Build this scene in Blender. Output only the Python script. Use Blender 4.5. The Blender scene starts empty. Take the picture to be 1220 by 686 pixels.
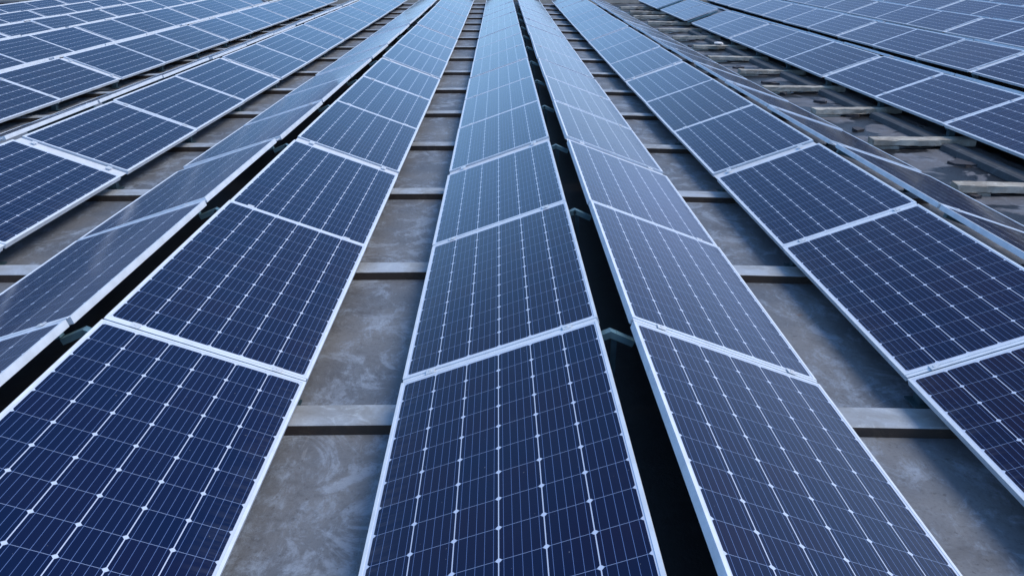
import bpy, bmesh, math, random
from mathutils import Vector, Matrix
random.seed(7)
R = math.radians
scene = bpy.context.scene
col = scene.collection

# ------------------------------------------------------------------ layout (metres)
TILT = R(19.88); TILT_FAR = R(18.0)
W, LP, CURVE = 0.992, 1.956, 0.000189
CAM_H = 1.9363
# ridge name: (x of ridge, y of first joint, z of low edge)
TENTS = {
    'L6': (-16.85, 4.70, -.40), 'L5': (-14.60, 4.75, -.36), 'L4': (-12.40, 4.70, -.30),
    'L3': (-10.22, 4.566, -.232), 'L2': (-7.381, 4.210, -.1436), 'L1': (-4.56, 3.692, -.055),
    'L0': (-1.955, 3.62, -.024), 'C': (0.5546, 3.561, 0.0), 'R0': (3.101, 3.713, -.052),
    'R1': (6.415, 3.867, .033), 'R2': (9.129, 4.325, .066), 'R3': (12.015, 4.9135, .125),
    'R4': (14.95, 5.3, .19), 'R5': (17.9, 5.8, .25),
}
ORDER = ['L6', 'L5', 'L4', 'L3', 'L2', 'L1', 'L0', 'C', 'R0', 'R1', 'R2', 'R3', 'R4', 'R5']
GAP = .0853
Y_END = 35.0

def curve(y): return CURVE * y * y
def tent_joint(t, i):
    e = .15 * ((i + .5 - .5) // 3 if i % 3 != 2 else (i - 2) / 3 + .5)
    y = TENTS[t][1] + i * 1.983 + e
    if t == 'R1' and i >= 10: y += .70
    if t == 'R1' and i >= 12: y += .70
    return y
def half_gap(t, i):
    g = .012 + (.065 if i % 3 == 2 else 0)
    return g

# roof surface: straight between the tents' lines, gently rising away
RX = [(TENTS[t][0], TENTS[t][2] - .2) for t in ORDER]
RX = [(-60, -.75), (-20, -.62)] + RX + [(22, .1), (60, .3)]
def roof_z(x, y=0):
    for (a, za), (b, zb) in zip(RX, RX[1:]):
        if a <= x <= b:
            return za + (zb - za) * (x - a) / (b - a) + curve(y)
    return RX[0][1]

# ------------------------------------------------------------------ camera
cam_d = bpy.data.cameras.new('camera'); cam = bpy.data.objects.new('camera', cam_d); col.objects.link(cam)
cam_d.sensor_width = 36; cam_d.lens = 985.21 / 1220 * 36; cam_d.clip_end = 2000; cam_d.clip_start = .05
a, b, c = R(22.11), R(1.077), R(.582)
fw = Vector((math.sin(b) * math.cos(a), math.cos(b) * math.cos(a), -math.sin(a)))
rt = Vector((math.cos(b), -math.sin(b), 0)); up = rt.cross(fw)
rt2 = rt * math.cos(c) + up * math.sin(c); up2 = -rt * math.sin(c) + up * math.cos(c)
M = Matrix((rt2, up2, -fw)).transposed().to_4x4(); M.translation = Vector((0, 0, CAM_H))
cam.matrix_world = M
scene.camera = cam
def px(p):
    d = Vector(p) - Vector((0, 0, CAM_H)); z = d.dot(fw)
    if z < .1: return None
    return (610 + 985.21 * d.dot(rt2) / z, 343 - 985.21 * d.dot(up2) / z)
def in_frame(pts, m=50):
    q = [px(p) for p in pts]; q = [k for k in q if k]
    if not q: return False
    xs = [k[0] for k in q]; ys = [k[1] for k in q]
    return max(xs) > -m and min(xs) < 1220 + m and max(ys) > -m and min(ys) < 686 + m

# ------------------------------------------------------------------ materials
class NT:
    def __init__(s, name):
        s.m = bpy.data.materials.new(name); s.m.use_nodes = True
        s.t = s.m.node_tree; s.b = s.t.nodes['Principled BSDF']
    def n(s, typ, **kw):
        x = s.t.nodes.new(typ)
        for k, v in kw.items(): setattr(x, k, v)
        return x
    def l(s, a, b): s.t.links.new(a, b)
    def _in(s, sock, v):
        if isinstance(v, (int, float)): sock.default_value = v
        elif isinstance(v, tuple): sock.default_value = (*v, 1) if len(v) == 3 and sock.type == 'RGBA' else v
        else: s.l(v, sock)
    def math(s, op, a, b=0.0, clamp=False):
        x = s.n('ShaderNodeMath', operation=op, use_clamp=clamp); s._in(x.inputs[0], a); s._in(x.inputs[1], b)
        return x.outputs[0]
    def mix(s, f, a, b, mode='MIX'):
        x = s.n('ShaderNodeMix', data_type='RGBA', blend_type=mode); s._in(x.inputs[0], f); s._in(x.inputs[6], a); s._in(x.inputs[7], b)
        return x.outputs[2]
    def noise(s, vec, scale, detail=4, rough=.55, dist=0):
        x = s.n('ShaderNodeTexNoise'); s.l(vec, x.inputs['Vector'])
        x.inputs['Scale'].default_value = scale; x.inputs['Detail'].default_value = detail
        x.inputs['Roughness'].default_value = rough; x.inputs['Distortion'].default_value = dist
        return x.outputs[0]
    def ramp(s, f, a, b):
        x = s.n('ShaderNodeMapRange', interpolation_type='SMOOTHSTEP'); s._in(x.inputs[0], f)
        x.inputs[1].default_value = a; x.inputs[2].default_value = b
        return x.outputs[0]
    def combine(s, x_, y_, z_=0.0):
        x = s.n('ShaderNodeCombineXYZ'); s._in(x.inputs[0], x_); s._in(x.inputs[1], y_); s._in(x.inputs[2], z_)
        return x.outputs[0]
    def bump(s, h, strength, dist=.01):
        x = s.n('ShaderNodeBump'); x.inputs['Strength'].default_value = strength; x.inputs['Distance'].default_value = dist
        s.l(h, x.inputs['Height']); s.l(x.outputs[0], s.b.inputs['Normal'])
    def set(s, **kw):
        for k, v in kw.items(): s._in(s.b.inputs[k.replace('_', ' ')], v)

def mat_cells():
    m = NT('solar_glass')
    uv = m.n('ShaderNodeUVMap'); sep = m.n('ShaderNodeSeparateXYZ'); m.l(uv.outputs[0], sep.inputs[0])
    u, v = sep.outputs[0], sep.outputs[1]                      # metres across the slope / along the row
    p, mu, mv = .1585, .0095, .016
    cu = m.math('DIVIDE', m.math('SUBTRACT', u, mu), p); cv = m.math('DIVIDE', m.math('SUBTRACT', v, mv), p)
    iu, iv = m.math('FLOOR', cu), m.math('FLOOR', cv)
    fu = m.math('MULTIPLY', m.math('SUBTRACT', m.math('SUBTRACT', cu, iu), .5), p)
    fv = m.math('MULTIPLY', m.math('SUBTRACT', m.math('SUBTRACT', cv, iv), .5), p)
    au, av = m.math('ABSOLUTE', fu), m.math('ABSOLUTE', fv)
    hu, hv = .0773, .0785
    cell = m.math('MULTIPLY', m.math('LESS_THAN', au, hu), m.math('LESS_THAN', av, hv))
    cell = m.math('MULTIPLY', cell, m.math('LESS_THAN', m.math('ADD', au, av), hu + hv - .0098))
    inside = m.math('MULTIPLY', m.math('MULTIPLY', m.math('GREATER_THAN', cu, 0.), m.math('LESS_THAN', cu, 6.)),
                    m.math('MULTIPLY', m.math('GREATER_THAN', cv, 0.), m.math('LESS_THAN', cv, 12.)))
    cell = m.math('MULTIPLY', cell, inside)
    # five busbars per cell, running along the row
    fb = m.math('MULTIPLY', m.math('ADD', m.math('DIVIDE', fu, 2 * hu), .5), 5.)
    bb = m.math('ABSOLUTE', m.math('SUBTRACT', m.math('FRACT', fb), .5))
    bus = m.math('LESS_THAN', bb, .022)
    oi = m.n('ShaderNodeObjectInfo'); rnd = oi.outputs['Random']
    wn = m.n('ShaderNodeTexWhiteNoise', noise_dimensions='3D'); m.l(m.combine(iu, iv, m.math('MULTIPLY', rnd, 97.)), wn.inputs[0])
    # each cell a slightly different blue or violet; whole panels drift too
    tc = m.n('ShaderNodeTexCoord')
    off = m.n('ShaderNodeVectorMath', operation='ADD'); m.l(uv.outputs[0], off.inputs[0]); m.l(m.combine(m.math('MULTIPLY', rnd, 50.), m.math('MULTIPLY', rnd, 31.)), off.inputs[1])
    patch = m.noise(off.outputs[0], 2.2, 2)
    f = m.math('ADD', m.math('MULTIPLY', wn.outputs[0], .55), m.math('MULTIPLY', m.ramp(patch, .3, .7), .6))
    cc = m.mix(m.math('MULTIPLY', f, 1.0, True), (.0002, .0040, .031), (.0066, .0016, .021))
    cc = m.mix(m.math('MULTIPLY', m.math('FRACT', m.math('MULTIPLY', rnd, 13.7)), .6), cc, (.0002, .0085, .050))
    silver = m.mix(.5, (.09, .16, .38), (.19, .29, .55))
    cc = m.mix(bus, cc, silver)
    gapc = m.mix(m.math('MULTIPLY', m.math('GREATER_THAN', av, hv), m.math('LESS_THAN', au, hu - .006)), (.54, .64, .80), (.32, .42, .64))
    gapc = m.mix(bus, gapc, silver)
    gapc = m.mix(m.math('GREATER_THAN', au, hu - .004), gapc, (.58, .66, .82))
    gapc = m.mix(inside, (.62, .69, .82), gapc)
    colr = m.mix(cell, gapc, cc)
    dust = m.noise(off.outputs[0], 7, 6, .65)
    dl = m.ramp(m.math('ADD', dust, m.math('MULTIPLY', m.math('LESS_THAN', u, .035), .12)), .52, .85)
    colr = m.mix(m.math('MULTIPLY', dl, .012), colr, (.3, .32, .36))
    run = m.noise(m_map(m, off.outputs[0], (3, 26, 1)), 1.4, 4, .6)
    edge = m.math('MULTIPLY', m.math('SUBTRACT', 1., m.ramp(u, 0., .16)), m.ramp(run, .40, .65))
    colr = m.mix(m.math('MULTIPLY', edge, .07), colr, (.30, .31, .33))
    speck = m.noise(off.outputs[0], 60, 2, .5)
    colr = m.mix(m.math('MULTIPLY', m.ramp(speck, .74, .8), .35), colr, (.55, .58, .62))
    m.set(Base_Color=colr, Roughness=m.math('ADD', .10, m.math('MULTIPLY', dl, .14)), IOR=1.36)
    m.b.inputs['Specular IOR Level'].default_value = .5
    wob = m.noise(off.outputs[0], 3.0, 1)
    m.bump(wob, .03, .01)
    return m.m

def mat_metal(name, base, rough=.38, metal=.55, grime=.25):
    m = NT(name); tc = m.n('ShaderNodeTexCoord'); o = tc.outputs['Object']
    n1 = m.noise(o, 9, 5, .6); n2 = m.noise(o, 120, 2)
    c1 = tuple(k * (1 - grime) for k in base)
    cc = m.mix(m.ramp(n1, .35, .7), base, c1)
    cc = m.mix(m.math('MULTIPLY', m.ramp(n2, .6, .8), .25), cc, tuple(k * .6 for k in base))
    m.set(Base_Color=cc, Roughness=m.math('ADD', rough, m.math('MULTIPLY', n1, .15)), Metallic=metal)
    m.bump(n2, .05, .002)
    return m.m

def mat_roof():
    m = NT('roof_membrane'); g = m.n('ShaderNodeTexCoord').outputs['Object']
    mp = m.n('ShaderNodeMapping'); mp.inputs['Scale'].default_value = (1, .55, 1); m.l(g, mp.inputs[0]); g2 = mp.outputs[0]
    big = m.noise(g, .9, 6, .6, .4); mid = m.noise(g2, 6.5, 14, .80, .35); fine = m.noise(g, 45, 6, .7)
    cc = m.mix(m.ramp(big, .3, .7), (.115, .132, .162), (.190, .196, .210))
    cc = m.mix(m.math('MULTIPLY', m.ramp(mid, .48, .68), .65), cc, (.35, .43, .55))
    pale = m.noise(g, 2.1, 10, .72, 1.4)
    cc = m.mix(m.math('MULTIPLY', m.ramp(pale, .53, .62), .42), cc, (.38, .45, .56))
    cc = m.mix(m.math('MULTIPLY', m.ramp(m.noise(g, 38, 3, .5), .66, .74), .5), cc, (.04, .035, .035))
    blot = m.noise(g, 13, 8, .8, .8)
    cc = m.mix(m.math('MULTIPLY', m.ramp(blot, .52, .70), .45), cc, (.055, .055, .060))
    cc = m.mix(m.math('MULTIPLY', m.ramp(m.noise(g, 1.7, 6, .7, .6), .54, .75), .6), cc, (.050, .047, .050))
    cc = m.mix(m.math('MULTIPLY', m.ramp(fine, .48, .75), .45), cc, (.05, .05, .055))
    rust = m.ramp(m.noise(g, 6.5, 3, .5), .72, .78)
    cc = m.mix(m.math('MULTIPLY', rust, .5), cc, (.16, .075, .03))
    scr = m.noise(m_map(m, g, (14, 1.6, 1), .5), 2.4, 3, .6)
    cc = m.mix(m.math('MULTIPLY', m.ramp(scr, .66, .72), .22), cc, (.36, .38, .42))
    # ponding marks and puddles in right gully, plus shade painted under the panels
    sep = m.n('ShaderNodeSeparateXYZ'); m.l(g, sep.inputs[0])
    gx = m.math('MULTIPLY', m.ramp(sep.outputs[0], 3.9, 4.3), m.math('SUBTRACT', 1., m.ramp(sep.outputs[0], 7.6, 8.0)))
    wet_shade = m.math('MULTIPLY', gx, m.ramp(m.noise(g, 1.5, 4, .55, 1.2), .44, .52))
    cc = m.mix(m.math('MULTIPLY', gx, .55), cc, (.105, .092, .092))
    cc = m.mix(m.math('MULTIPLY', wet_shade, .94), cc, (.006, .006, .007))
    rough = m.math('SUBTRACT', m.math('ADD', .45, m.math('MULTIPLY', mid, .3)), m.math('MULTIPLY', wet_shade, .30))
    m._in(m.b.inputs['Specular IOR Level'], m.math('SUBTRACT', .5, m.math('MULTIPLY', wet_shade, .3)))
    m.set(Base_Color=cc, Roughness=rough)
    h = m.math('ADD', m.math('MULTIPLY', fine, .35), mid)
    m.bump(h, .45, .012)
    return m.m
def m_map(m, vec, scale, rot=0):
    mp = m.n('ShaderNodeMapping'); mp.inputs['Scale'].default_value = scale; mp.inputs['Rotation'].default_value = (0, 0, rot); m.l(vec, mp.inputs[0])
    return mp.outputs[0]

def mat_concrete(name, c1, c2, c3, rough=.75):
    m = NT(name); g = m.n('ShaderNodeNewGeometry').outputs['Position']
    a_, b_, f_ = m.noise(g, 2.5, 6, .65, .5), m.noise(g, 11, 7, .7, .5), m.noise(g, 90, 3, .6)
    cc = m.mix(m.ramp(a_, .35, .65), c1, c2)
    cc = m.mix(m.math('MULTIPLY', m.ramp(b_, .5, .7), .7), cc, c3)
    cc = m.mix(m.math('MULTIPLY', m.ramp(f_, .5, .8), .3), cc, tuple(k * .5 for k in c1))
    m.set(Base_Color=cc, Roughness=rough); m.bump(m.math('ADD', b_, m.math('MULTIPLY', f_, .4)), .4, .008)
    return m.m

MAT = {
    'cells': mat_cells(),
    'frame': mat_metal('anodised_frame', (.76, .83, .91), .42, .0, .14),
    'back': mat_concrete('dark_backsheet', (.05, .055, .06), (.04, .045, .05), (.07, .07, .075), .6),
    'rail': mat_metal('aluminium_rail', (.72, .76, .82), .40, .0, .15), 'bracket': mat_metal('bracket_steel', (.16, .29, .34), .35, .3, .3),
    'clamp': mat_metal('steel_clamp', (.80, .82, .84), .25, .3, .1),
    'foot': mat_metal('galvanised_foot', (.07, .13, .16), .5, .5, .35),
    'roof': mat_roof(),
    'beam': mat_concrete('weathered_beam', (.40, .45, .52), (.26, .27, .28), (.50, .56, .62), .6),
    'beam_side': mat_concrete('rusty_shaded_beam_side', (.060, .040, .030), (.035, .028, .025), (.10, .07, .05), .8),
    'block': mat_concrete('pale_block', (.52, .49, .42), (.30, .26, .21), (.62, .60, .54), .6),
    'curb': mat_concrete('dark_curb', (.075, .080, .088), (.06, .062, .07), (.13, .14, .15), .7),
    'parapet': mat_concrete('parapet_render', (.58, .50, .40), (.50, .44, .36), (.64, .57, .48), .85),
    'rubber': mat_concrete('black_rubber_and_shade', (.014, .014, .016), (.02, .02, .022), (.03, .03, .03), .5),  # also colours the added strips that blacken the ridge gaps
    'dark': mat_concrete('dark_sheet', (.03, .028, .035), (.05, .045, .05), (.06, .055, .055), .6),
    'ground': mat_concrete('dry_ground', (.10, .11, .06), (.14, .13, .09), (.08, .10, .05), .95),
    'reflection_blocker': mat_concrete('reflection_blocker_blue', (.16, .24, .37), (.18, .27, .40), (.14, .22, .34), .9),  # for the unseen mass added to darken panel reflections
    'litter': mat_concrete('white_plastic', (.75, .75, .74), (.7, .7, .7), (.8, .8, .8), .5),
}

# ------------------------------------------------------------------ mesh helpers
def box(bm, x0, x1, y0, y1, z0, z1, mi=0, tf=None, bevel=0):
    v = [bm.verts.new(Vector((x, y, z)) if tf is None else tf @ Vector((x, y, z))) for z in (z0, z1) for y in (y0, y1) for x in (x0, x1)]
    fs = []
    for q in ((0, 2, 3, 1), (4, 5, 7, 6), (0, 1, 5, 4), (2, 6, 7, 3), (0, 4, 6, 2), (1, 3, 7, 5)):
        f = bm.faces.new([v[k] for k in q]); f.material_index = mi; fs.append(f)
    if bevel:
        es = {e for f in fs for e in f.edges}
        bmesh.ops.bevel(bm, geom=list(es), offset=bevel, segments=2, profile=.5, affect='EDGES')
def mesh(name, bm, *mats):
    bmesh.ops.recalc_face_normals(bm, faces=bm.faces[:])
    me = bpy.data.meshes.new(name); bm.to_mesh(me); bm.free()
    for k in mats: me.materials.append(MAT[k])
    return me
def new_ob(name, me, parent=None):
    o = bpy.data.objects.new(name, me); col.objects.link(o)
    if parent: o.parent = parent
    return o
def tag(o, label, cat, group=None, kind=None):
    o['label'] = label; o['category'] = cat
    if group: o['group'] = group
    if kind: o['kind'] = kind
ORD = ['nearest', 'second', 'third', 'fourth', 'fifth', 'sixth', 'seventh', 'eighth', 'ninth', 'tenth', 'eleventh', 'twelfth',
       'thirteenth', 'fourteenth', 'fifteenth', 'sixteenth', 'seventeenth', 'eighteenth', 'nineteenth', 'twentieth']

# ------------------------------------------------------------------ the solar panel
# local frame: x from the low edge (0) up the slope (W), y along the row, top of the frame at z = 0
def panel_frame():
    bm = bmesh.new(); h, lip, t = .038, .0135, .004
    y = LP / 2
    for (x0, x1, y0, y1) in ((0, lip, -y, y), (W - lip, W, -y, y), (lip, W - lip, -y, -y + lip), (lip, W - lip, y - lip, y)):
        box(bm, x0, x1, y0, y1, -h, 0, 0)
    me = mesh('frame', bm, 'frame')
    return me
def panel_sheet():
    bm = bmesh.new(); lip = .0130; y = LP / 2
    uvl = bm.loops.layers.uv.new('UVMap')
    v = [bm.verts.new((x_, y_, -.0025)) for x_, y_ in ((lip, -y + lip), (W - lip, -y + lip), (W - lip, y - lip), (lip, y - lip))]
    f = bm.faces.new(v)
    f.normal_update()
    for l in f.loops: l[uvl].uv = (l.vert.co.x - lip, l.vert.co.y + y - lip)
    me = bpy.data.meshes.new('glass_sheet'); bm.to_mesh(me); bm.free(); me.materials.append(MAT['cells'])
    return me
def panel_back():
    bm = bmesh.new(); lip = .0130; y = LP / 2
    box(bm, lip, W - lip, -y + lip, y - lip, -.010, -.0045)
    box(bm, W - .16, W - .06, -.07, .07, -.03, -.010, 0)
    return mesh('backsheet', bm, 'back')
FR, SH, BK = panel_frame(), panel_sheet(), panel_back()

def slope_basis(t, s, y):
    """s=-1: left-hand slope, +1: right-hand slope. Returns matrix with origin at the low edge."""
    xr, _, z0 = TENTS[t]
    T = TILT_FAR if ((s == -1 and t.startswith('L')) or (s == 1 and t.startswith('R'))) else TILT
    top = z0 + W * math.sin(TILT) + curve(y)
    sl = 2 * CURVE * y
    ex = Vector((-s * math.cos(T), 0, math.sin(T))); ey = Vector((0, -s, -s * sl)).normalized()
    n = ex.cross(ey).normalized(); ey = n.cross(ex)
    m = Matrix((ex, ey, n)).transposed().to_4x4()
    ridge = Vector((xr + s * GAP, y, top))
    m.translation = ridge - ex * W
    return m

RIDGE = {'C': 'central ridge', 'L0': 'first ridge left of centre', 'R0': 'first ridge right of centre'}
for k, w_ in ((1, 'second'), (2, 'third'), (3, 'fourth'), (4, 'fifth'), (5, 'sixth'), (6, 'seventh')):
    RIDGE[f'L{k}'] = f'{w_} ridge left of centre'; RIDGE[f'R{k}'] = f'{w_} ridge right of centre'
cand = []
for t in ORDER:
    for s in (-1, 1):
        front = (s == 1 and t.startswith('L')) or (s == -1 and t.startswith('R')) or t == 'C'
        seq = 0
        for i in range(-1, 17):
            y0 = tent_joint(t, i - 1) + half_gap(t, i - 1); y1 = y0 + LP
            if t == 'R1' and i == 11: y0 += .22; y1 += .22
            if y1 > Y_END + .6: break
            yc = (y0 + y1) / 2
            m = slope_basis(t, s, yc)
            cr = [m @ Vector((x_, y_, 0)) for x_, y_ in ((0, -LP / 2), (W, -LP / 2), (W, LP / 2), (0, LP / 2))]
            if not in_frame(cr, 30): continue
            q = [px(k) for k in cr]
            if any(k is None for k in q): q = [k or (610, 1400) for k in q]
            clip = [(min(max(k[0], 0), 1220), min(max(k[1], 0), 686)) for k in q]
            area = abs(sum(clip[k][0] * clip[(k + 1) % 4][1] - clip[(k + 1) % 4][0] * clip[k][1] for k in range(4))) / 2
            n = m.to_3x3().col[2]; facing = n.dot(Vector((0, 0, CAM_H)) - m.translation) > 0
            if not facing:
                if t not in ('L0', 'R0') and area > 0: area = min(area * .05, 3)
            cand.append([area, facing, t, s, i, m])
by = {}
for cnd in cand:
    by.setdefault((cnd[2], cnd[3]), []).append(cnd)
for k, lst in by.items():
    lst.sort(key=lambda q: q[4])
    for j, q in enumerate(lst): q.append(j)
cand.sort(key=lambda q: -q[0])
KEEP = 296
proto = None
for rank, (area, facing, t, s, i, m, j) in enumerate(cand[:KEEP]):
    o = new_ob('solar_panel', None)
    jit = Matrix.Rotation(R(random.gauss(0, .30)), 4, 'Y') @ Matrix.Rotation(R(random.gauss(0, .16)), 4, 'X')
    jit.translation = Vector((random.gauss(0, .001), random.gauss(0, .0015), -abs(random.gauss(0, .0012))))
    o.matrix_world = m @ jit
    o.empty_display_size = .2
    if proto is None:
        proto = o
        parts = [new_ob('frame', FR, o), new_ob('glass_sheet', SH, o), new_ob('backsheet', BK, o)]
    else:
        for prt in parts:
            cp = prt.copy(); col.objects.link(cp); cp.parent = o
    side = 'left' if s == -1 else 'right'
    tag(o, f'blue solar panel, {ORD[j]} from the camera on {side} slope of {RIDGE[t]}' if j else f'blue solar panel nearest the camera on {side} slope of {RIDGE[t]}',
        'solar panel', f'solar panels on the {side} slope of the {RIDGE[t]}')
rest = cand[KEEP:]
if rest:
    bm = bmesh.new(); uvl = bm.loops.layers.uv.new('UVMap')
    for (area, facing, t, s, i, m, j) in rest:
        for me, mi in ((FR, 0), (SH, 1), (BK, 2)):
            n0, f0 = len(bm.verts), len(bm.faces)
            bm.from_mesh(me); bm.verts.ensure_lookup_table(); bm.faces.ensure_lookup_table()
            for v in bm.verts[n0:]: v.co = m @ v.co
            for f in bm.faces[f0:]: f.material_index = mi
    me = bpy.data.meshes.new('distant_solar_panels'); bm.to_mesh(me); bm.free()
    for k in ('frame', 'cells', 'back'): me.materials.append(MAT[k])
    o = new_ob('distant_solar_panels', me)
    tag(o, 'remaining small distant blue solar panels beyond the countable rows', 'solar panels', kind='stuff')
print('panels', len(cand), 'individual', min(KEEP, len(cand)))

# ------------------------------------------------------------------ mounting rails under each joint
# local frame: x across from the ridge, y along the row, z = 0 at the ridge line of the panels
def mount_meshes(wide):
    out = {}
    w2 = .055 if wide else .010
    for s in (-1, 1):
        ex = Vector((s * math.cos(TILT), 0, -math.sin(TILT))); n = Vector((s * math.sin(TILT), 0, math.cos(TILT)))
        tf = Matrix((ex, Vector((0, 1, 0)) * (1), n)).transposed().to_4x4()
        tf.translation = Vector((s * GAP, 0, 0))
        bm = bmesh.new()
        dz = -.018 if wide else -.006
        box(bm, .004, W - .004, -w2, w2, dz - .004, dz, 0, tf)              # cap strip seen in the joint
        box(bm, .08, W - .03, -.022, .022, -.085, -.041, 1, tf)            # the rail itself
        out[('rail', s)] = mesh('rail', bm, 'rail' if wide else 'frame', 'bracket')
        for d in (.15, .85):
            bm = bmesh.new()
            k = .030 if wide else .019
            box(bm, W * d - .022, W * d + .022, -k - .004, k + .004, .0005, .0035, 0, tf, .001)
            box(bm, W * d - .007, W * d + .007, -.007, .007, .0035, .0075, 0, tf, .002)
            out[('clamp', s, d)] = mesh('clamp', bm, 'clamp')
        # foot under the low edge
        bm = bmesh.new()
        lowx = s * (GAP + W * math.cos(TILT) - .12); lz = -W * math.sin(TILT)
        box(bm, lowx - .035, lowx + .035, -.035, .035, lz - .155, lz - .065, 0)
        box(bm, lowx - .07, lowx + .07, -.06, .06, lz - .159, lz - .150, 0)
        out[('foot', s)] = mesh('foot', bm, 'foot')
    bm = bmesh.new()                                                       # ridge bracket: a bent plate and a post
    for s in (-1, 1):
        ex = Vector((s * math.cos(R(24)), 0, -math.sin(R(24)))); n = Vector((s * math.sin(R(24)), 0, math.cos(R(24))))
        tf = Matrix((ex, Vector((0, 1, 0)), n)).transposed().to_4x4(); tf.translation = Vector((-.018, 0, -.062))
        box(bm, .0, .13, -.022, .022, -.005, 0, 0, tf)
        box(bm, .0, .13, -.022, -.018, -.032, -.005, 0, tf)
    out['bracket'] = mesh('ridge_bracket', bm, 'bracket')
    bm = bmesh.new(); box(bm, -.014, .014, -.014, .014, -.50, -.075); box(bm, -.09, .09, -.07, .07, -.512, -.50)
    out['post'] = mesh('post', bm, 'foot')
    return out
MM = {False: mount_meshes(False), True: mount_meshes(True)}
mount_no = 0
for t in ORDER:
    j = 0
    for i in range(-1, 17):
        y = tent_joint(t, i)
        if t == 'R1' and i == 11: pass
        if y > Y_END + .3: break
        xr, _, z0 = TENTS[t]
        zt = z0 + W * math.sin(TILT) + curve(y)
        pts = [(xr - 1.02, y, z0 + curve(y)), (xr, y, zt), (xr + 1.02, y, z0 + curve(y))]
        vis = [px(p) and -5 < px(p)[0] < 1225 and -5 < px(p)[1] < 691 for p in pts]
        if not any(vis): continue
        wide = (i % 3 == 2)
        mm = MM[wide]
        far = y > 24
        o = new_ob('mounting_frame', None); o.location = (xr, y, zt)
        o.rotation_euler = (math.atan(2 * CURVE * y), 0, 0)
        for s in (-1, 1):
            if not far or (t == 'C') or (s == 1) == t.startswith('L'):
                new_ob('rail', mm[('rail', s)], o)
                new_ob('clamp', mm[('clamp', s, .15)], o); new_ob('clamp', mm[('clamp', s, .85)], o)
            if not far: new_ob('foot', mm[('foot', s)], o)
        if not far: new_ob('ridge_bracket', mm['bracket'], o); new_ob('post', mm['post'], o)
        tag(o, f'aluminium mounting frame under the {ORD[j]} panel joint of {RIDGE[t]}', 'mounting frame', f'mounting frames of the {RIDGE[t]}')
        j += 1

# ------------------------------------------------------------------ roof, beams, blocks
bm = bmesh.new()
xs = sorted({x for x, _ in RX}); ys = [-8 + k * 1.5 for k in range(30)]
xs = [x for x in xs if -40 < x < 40]; xs = [-26] + xs + [30]
grid = [[bm.verts.new((x, y, roof_z(x, y))) for x in xs] for y in ys]
for a_ in range(len(ys) - 1):
    for b_ in range(len(xs) - 1):
        bm.faces.new((grid[a_][b_], grid[a_][b_ + 1], grid[a_ + 1][b_ + 1], grid[a_ + 1][b_]))
me = mesh('roof', bm, 'roof')
for p_ in me.polygons: p_.use_smooth = True
o = new_ob('roof', me); o['kind'] = 'structure'
YR = ys[-1]

bm = bmesh.new()
box(bm, -26.1, 30.1, -8.1, YR + .1, -9, -1.2)
o = new_ob('building', mesh('building', bm, 'parapet')); tag(o, 'rendered building carrying the flat roof and its solar rows', 'building')
bm = bmesh.new(); box(bm, -900, 900, -900, 900, -9.2, -9.0)
o = new_ob('ground', mesh('ground', bm, 'ground')); o['kind'] = 'structure'

# black sheets added above the roof so the ridge gaps read as shade
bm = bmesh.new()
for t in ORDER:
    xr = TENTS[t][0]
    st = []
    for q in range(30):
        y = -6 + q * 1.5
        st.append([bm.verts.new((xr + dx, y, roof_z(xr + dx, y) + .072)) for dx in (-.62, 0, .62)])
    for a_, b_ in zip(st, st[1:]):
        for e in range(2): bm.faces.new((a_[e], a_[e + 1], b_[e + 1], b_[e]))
o = new_ob('gap_shade_strips', mesh('gap_shade_strips', bm, 'rubber')); o['kind'] = 'structure'

# unseen blue mass added on the left to block sky reflected in panels
bm = bmesh.new(); hr = []
for q in range(41):
    az = R(-115 + q * 2.55); hgt = 62 * math.sin(math.pi * q / 40) ** .18 * (1 + .12 * math.sin(q * .7))
    hr.append([bm.verts.new((d_ * math.sin(az), d_ * math.cos(az), -9 + hgt * k_)) for d_, k_ in ((200, 0), (240, .55), (300, 1.25), (420, 0))])
for a_, b_ in zip(hr, hr[1:]):
    for e in range(3): bm.faces.new((a_[e], a_[e + 1], b_[e + 1], b_[e]))
o = new_ob('reflection_blocker', mesh('reflection_blocker', bm, 'reflection_blocker')); o['kind'] = 'structure'

# cross beams: each follows the roof's slope across the width
XB0, XB1 = -20.0, 4.05
def make_beam(y, x0, x1, wd, hh):
    bm = bmesh.new(); st = sorted([x0, x1] + [x for x, _ in RX if x0 < x < x1] + [x0 + .25, x1 - .25]); ring = []
    for x in st:
        z = roof_z(x, y) + random.gauss(0, .002); e = random.gauss(0, .004)
        ring.append([bm.verts.new((x, y_, z_)) for y_, z_ in ((y + e, z - .02), (y + e, z + hh - .006), (y + .008 + e, z + hh), (y + wd - .008, z + hh), (y + wd, z + hh - .006), (y + wd, z - .02))])
    for a_, b_ in zip(ring, ring[1:]):
        for k in range(6):
            f = bm.faces.new((a_[k], a_[(k + 1) % 6], b_[(k + 1) % 6], b_[k]))
            if k == 0: f.material_index = 1  # front side: rusty brown, with its unlit darkness put into the colour
    bm.faces.new(ring[0]); bm.faces.new(ring[-1][::-1])
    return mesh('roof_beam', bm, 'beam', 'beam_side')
k = 0
y = 3.41
while y < 35:
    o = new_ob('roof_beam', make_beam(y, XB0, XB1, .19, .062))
    tag(o, f'grey weathered beam crossing the roof under the panels, {ORD[k]} from the camera', 'roof beam', 'beams crossing the roof under the panels')
    y += 2.01; k += 1

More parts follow.
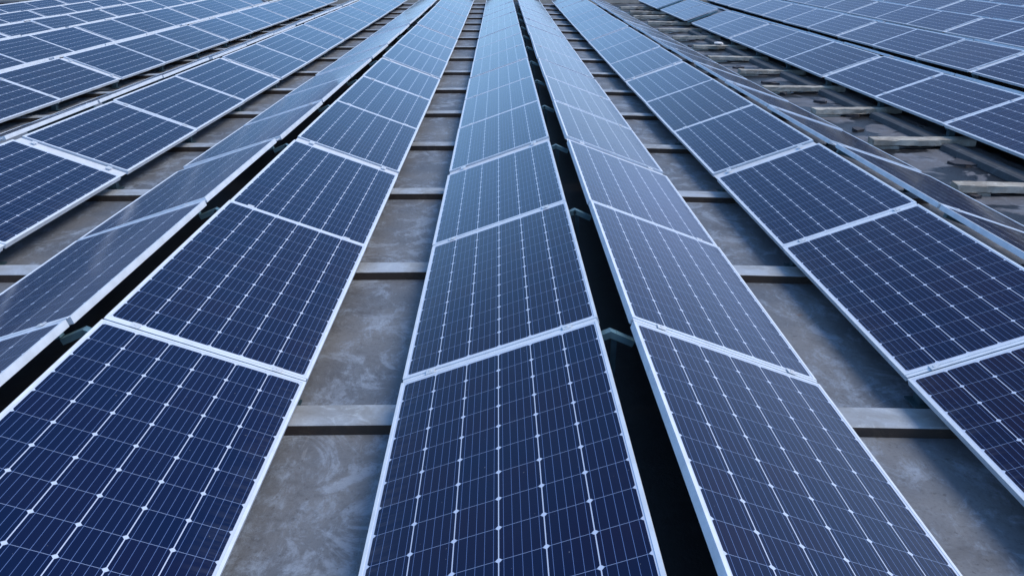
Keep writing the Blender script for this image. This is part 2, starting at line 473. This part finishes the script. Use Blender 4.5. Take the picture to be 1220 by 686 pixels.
# wide gully on the right: blocks with a lower piece and a curved rubber strip, and the kerb under the low edge
def make_block(seed):
    rnd = random.Random(seed)
    wv = .15 + .05 * rnd.random(); x0_ = -.05 + .16 * rnd.random()
    bm = bmesh.new(); box(bm, x0_, 1.30, 0, wv, .045, .115, 0, None, .006)
    bmesh.ops.subdivide_edges(bm, edges=[e for e in bm.edges if e.calc_length() > .5], cuts=14)
    for v in bm.verts: v.co += Vector((rnd.gauss(0, .004), rnd.gauss(0, .003), rnd.gauss(0, .003)))
    top = mesh('top_bar', bm, 'block')
    bm = bmesh.new(); box(bm, .03, .42, .02, .19, 0, .042, 0, None, .005); low = mesh('base_piece', bm, 'block')
    bm = bmesh.new(); pr = None
    for q in range(13):
        x = .40 + q * .035; z = .040 - .026 * math.sin(math.pi * q / 12) + .002
        cur = [bm.verts.new((x, yy, zz)) for yy, zz in ((-.004, z), (.15, z), (.15, z + .008), (-.004, z + .008))]
        if pr:
            for e in range(4): bm.faces.new((pr[e], pr[(e + 1) % 4], cur[(e + 1) % 4], cur[e]))
        else: bm.faces.new(cur)
        pr = cur
    bm.faces.new(pr[::-1])
    return top, low, mesh('rubber_strip', bm, 'rubber')
BL = [make_block(q) for q in range(7)]
k = 0
for q in range(14):
    y = 5.62 + 2.01 * q
    p_ = px((4.5, y, roof_z(4.5, y)))
    if not p_ or p_[0] > 1260 or y > 34: continue
    o = new_ob('support_block', None); o.location = (4.36 + random.uniform(-.05, .10), y, roof_z(4.5, y)); o.rotation_euler = (R(random.gauss(0, .8)), R(random.gauss(0, .6)), R(random.gauss(0, 2.2)))
    if q > 9: o.scale = (1.0, 1.3, 1.2)
    top, low, rub = BL[q % 7]
    new_ob('top_bar', top, o); new_ob('base_piece', low, o); new_ob('rubber_strip', rub, o)
    tag(o, f'pale grey support block in the wide right gully, {ORD[k]} from the camera', 'support block', 'support blocks in the wide right gully')
    k += 1
bm = bmesh.new()
for q in range(12):
    y0 = 6.1 + 2.01 * q
o = None
for q in range(9):
    y0 = 5.9 + 2.01 * q
    bm = bmesh.new()
    za, zb = roof_z(5.3, y0), roof_z(5.3, y0 + 1.62)
    vs = []
    for yy, zz in ((y0, za), (y0 + 1.66, zb)):
        vs.append([bm.verts.new((x_, yy, zz + h_)) for x_, h_ in ((5.20, -.01), (5.22, .06), (5.25, .075), (5.40, .075), (5.43, .06), (5.45, -.01))])
    for e in range(6): bm.faces.new((vs[0][e], vs[0][(e + 1) % 6], vs[1][(e + 1) % 6], vs[1][e]))
    bm.faces.new(vs[0]); bm.faces.new(vs[1][::-1])
    o = new_ob('roof_curb', mesh('roof_curb', bm, 'curb'))
    tag(o, f'dark concrete kerb length beneath the right-hand panels, {ORD[q]} from the camera', 'kerb', 'kerb lengths in the wide right gully')

# dark scraps of old roofing lying in the gully
for q in range(16):
    bm = bmesh.new(); n_ = 9; rr = random.uniform(.05, .13)
    top = []; bot = []
    for e in range(n_):
        a_ = 2 * math.pi * e / n_; w_ = rr * random.uniform(.5, 1.2)
        top.append(bm.verts.new((w_ * math.cos(a_) * 1.5, w_ * math.sin(a_), .018 + random.uniform(0, .022)))); bot.append(bm.verts.new((w_ * math.cos(a_) * 1.5, w_ * math.sin(a_), -.004)))
    bm.faces.new(top); bm.faces.new(bot[::-1])
    for e in range(n_): bm.faces.new((top[e], bot[e], bot[(e + 1) % n_], top[(e + 1) % n_]))
    o = new_ob('roofing_scrap', mesh('roofing_scrap', bm, 'dark'))
    x_, y_ = random.uniform(4.35, 5.15), 6.7 + q * 1.005 + random.uniform(-.25, .25)
    o.location = (x_, y_, roof_z(x_, y_)); o.rotation_euler = (0, 0, random.uniform(0, 6))
    tag(o, 'small dark scrap of old roofing lying in the wide right gully', 'scrap', 'dark scraps in the wide right gully')

# scrap of white plastic in the gully
bm = bmesh.new(); bmesh.ops.create_icosphere(bm, subdivisions=2, radius=.11)
for v in bm.verts:
    v.co.z *= .4; v.co += Vector((random.gauss(0, .008), random.gauss(0, .008), random.gauss(0, .006)))
o = new_ob('plastic_scrap', mesh('plastic_scrap', bm, 'litter')); o.location = (5.05, 19.6, roof_z(5.05, 19.6) + .16)
tag(o, 'small white crumpled plastic scrap in the dark gully under the right-hand panels', 'scrap')

# dark roof hatch with a pale rim beyond the outermost row on the left
o = new_ob('roof_hatch', None); o.location = (-19.2, 33.4, roof_z(-19.2, 33.4)); o.rotation_euler = (0, 0, R(8))
tag(o, 'dark roof hatch with a pale kerb beyond the outermost left row of panels', 'roof hatch')
bm = bmesh.new(); box(bm, -.9, .9, -.6, .6, 0, .22, 0, None, .02); new_ob('kerb', mesh('kerb', bm, 'litter'), o)
bm = bmesh.new(); box(bm, -.97, .97, -.67, .67, .222, .34, 0, None, .03); box(bm, -.8, .8, -.5, .5, .34, .39, 0, None, .02); new_ob('lid', mesh('lid', bm, 'dark'), o)

# parapet along the far edge of the roof
bm = bmesh.new(); ring = []
for x in [-26] + [x for x, _ in RX if -26 < x < 30] + [30]:
    z = roof_z(x, 35.5); ring.append([bm.verts.new((x, yy, z + h_)) for yy, h_ in ((35.5, -.1), (35.5, .34), (35.46, .35), (35.46, .40), (35.9, .40), (35.9, -.1))])
for a_, b_ in zip(ring, ring[1:]):
    for e in range(6): bm.faces.new((a_[e], a_[(e + 1) % 6], b_[(e + 1) % 6], b_[e]))
bm.faces.new(ring[0]); bm.faces.new(ring[-1][::-1])
o = new_ob('parapet_wall', mesh('parapet_wall', bm, 'parapet')); tag(o, 'low beige parapet wall along the far edge of the roof', 'wall')

# ------------------------------------------------------------------ light
SUN_EL, SUN_AZ = 56, 98
wd = bpy.data.worlds.new('World'); scene.world = wd; wd.use_nodes = True
nt = wd.node_tree; bg = nt.nodes['Background']; sky = nt.nodes.new('ShaderNodeTexSky')
sky.sky_type = 'NISHITA'; sky.sun_disc = False; sky.sun_elevation = R(SUN_EL); sky.sun_rotation = R(SUN_AZ)
sky.air_density = 1.0; sky.dust_density = .6; sky.ozone_density = 3.0
# thin bright haze and soft cloud over the clear sky
def wn(typ, **kw):
    x = nt.nodes.new(typ)
    for k_, v_ in kw.items(): setattr(x, k_, v_)
    return x
tcw = wn('ShaderNodeTexCoord'); sp = wn('ShaderNodeSeparateXYZ'); nt.links.new(tcw.outputs['Generated'], sp.inputs[0])
mr = wn('ShaderNodeMapRange'); nt.links.new(sp.outputs[2], mr.inputs[0])
mr.inputs[1].default_value = 0; mr.inputs[2].default_value = .32; mr.inputs[3].default_value = .97; mr.inputs[4].default_value = .28
mpw = wn('ShaderNodeMapping'); mpw.inputs['Scale'].default_value = (1, 1, 2.6); nt.links.new(tcw.outputs['Generated'], mpw.inputs[0])
nz = wn('ShaderNodeTexNoise'); nz.inputs['Scale'].default_value = 2.2; nz.inputs['Detail'].default_value = 5; nt.links.new(mpw.outputs[0], nz.inputs['Vector'])
mr2 = wn('ShaderNodeMapRange', interpolation_type='SMOOTHSTEP'); nt.links.new(nz.outputs[0], mr2.inputs[0])
mr2.inputs[1].default_value = .38; mr2.inputs[2].default_value = .68; mr2.inputs[3].default_value = .72; mr2.inputs[4].default_value = 1.15
mu_ = wn('ShaderNodeMath', operation='MULTIPLY', use_clamp=True); nt.links.new(mr.outputs[0], mu_.inputs[0]); nt.links.new(mr2.outputs[0], mu_.inputs[1])
mxw = wn('ShaderNodeMix', data_type='RGBA'); nt.links.new(mu_.outputs[0], mxw.inputs[0]); nt.links.new(sky.outputs[0], mxw.inputs[6])
mrx = wn('ShaderNodeMapRange'); nt.links.new(sp.outputs[0], mrx.inputs[0]); mrx.inputs[1].default_value = -.04; mrx.inputs[2].default_value = .35
mxc = wn('ShaderNodeMix', data_type='RGBA'); nt.links.new(mrx.outputs[0], mxc.inputs[0])
mxc.inputs[6].default_value = (4.3, 7.2, 11.8, 1); mxc.inputs[7].default_value = (5.0, 6.5, 10.4, 1)
nt.links.new(mxc.outputs[2], mxw.inputs[7])
hs = wn('ShaderNodeHueSaturation'); hs.inputs['Saturation'].default_value = 1.14; nt.links.new(mxw.outputs[2], hs.inputs['Color']); nt.links.new(hs.outputs[0], bg.inputs[0]); bg.inputs[1].default_value = .14
sd = bpy.data.lights.new('sun', 'SUN'); so = bpy.data.objects.new('sun', sd); col.objects.link(so)
sd.energy = 2.4; sd.angle = R(32); sd.color = (1, .91, .78)
d = Vector((math.sin(R(SUN_AZ)) * math.cos(R(SUN_EL)), math.cos(R(SUN_AZ)) * math.cos(R(SUN_EL)), math.sin(R(SUN_EL))))
so.rotation_euler = d.to_track_quat('Z', 'Y').to_euler()
scene.view_settings.view_transform = 'Standard'; scene.view_settings.look = 'None'; scene.view_settings.exposure = 0
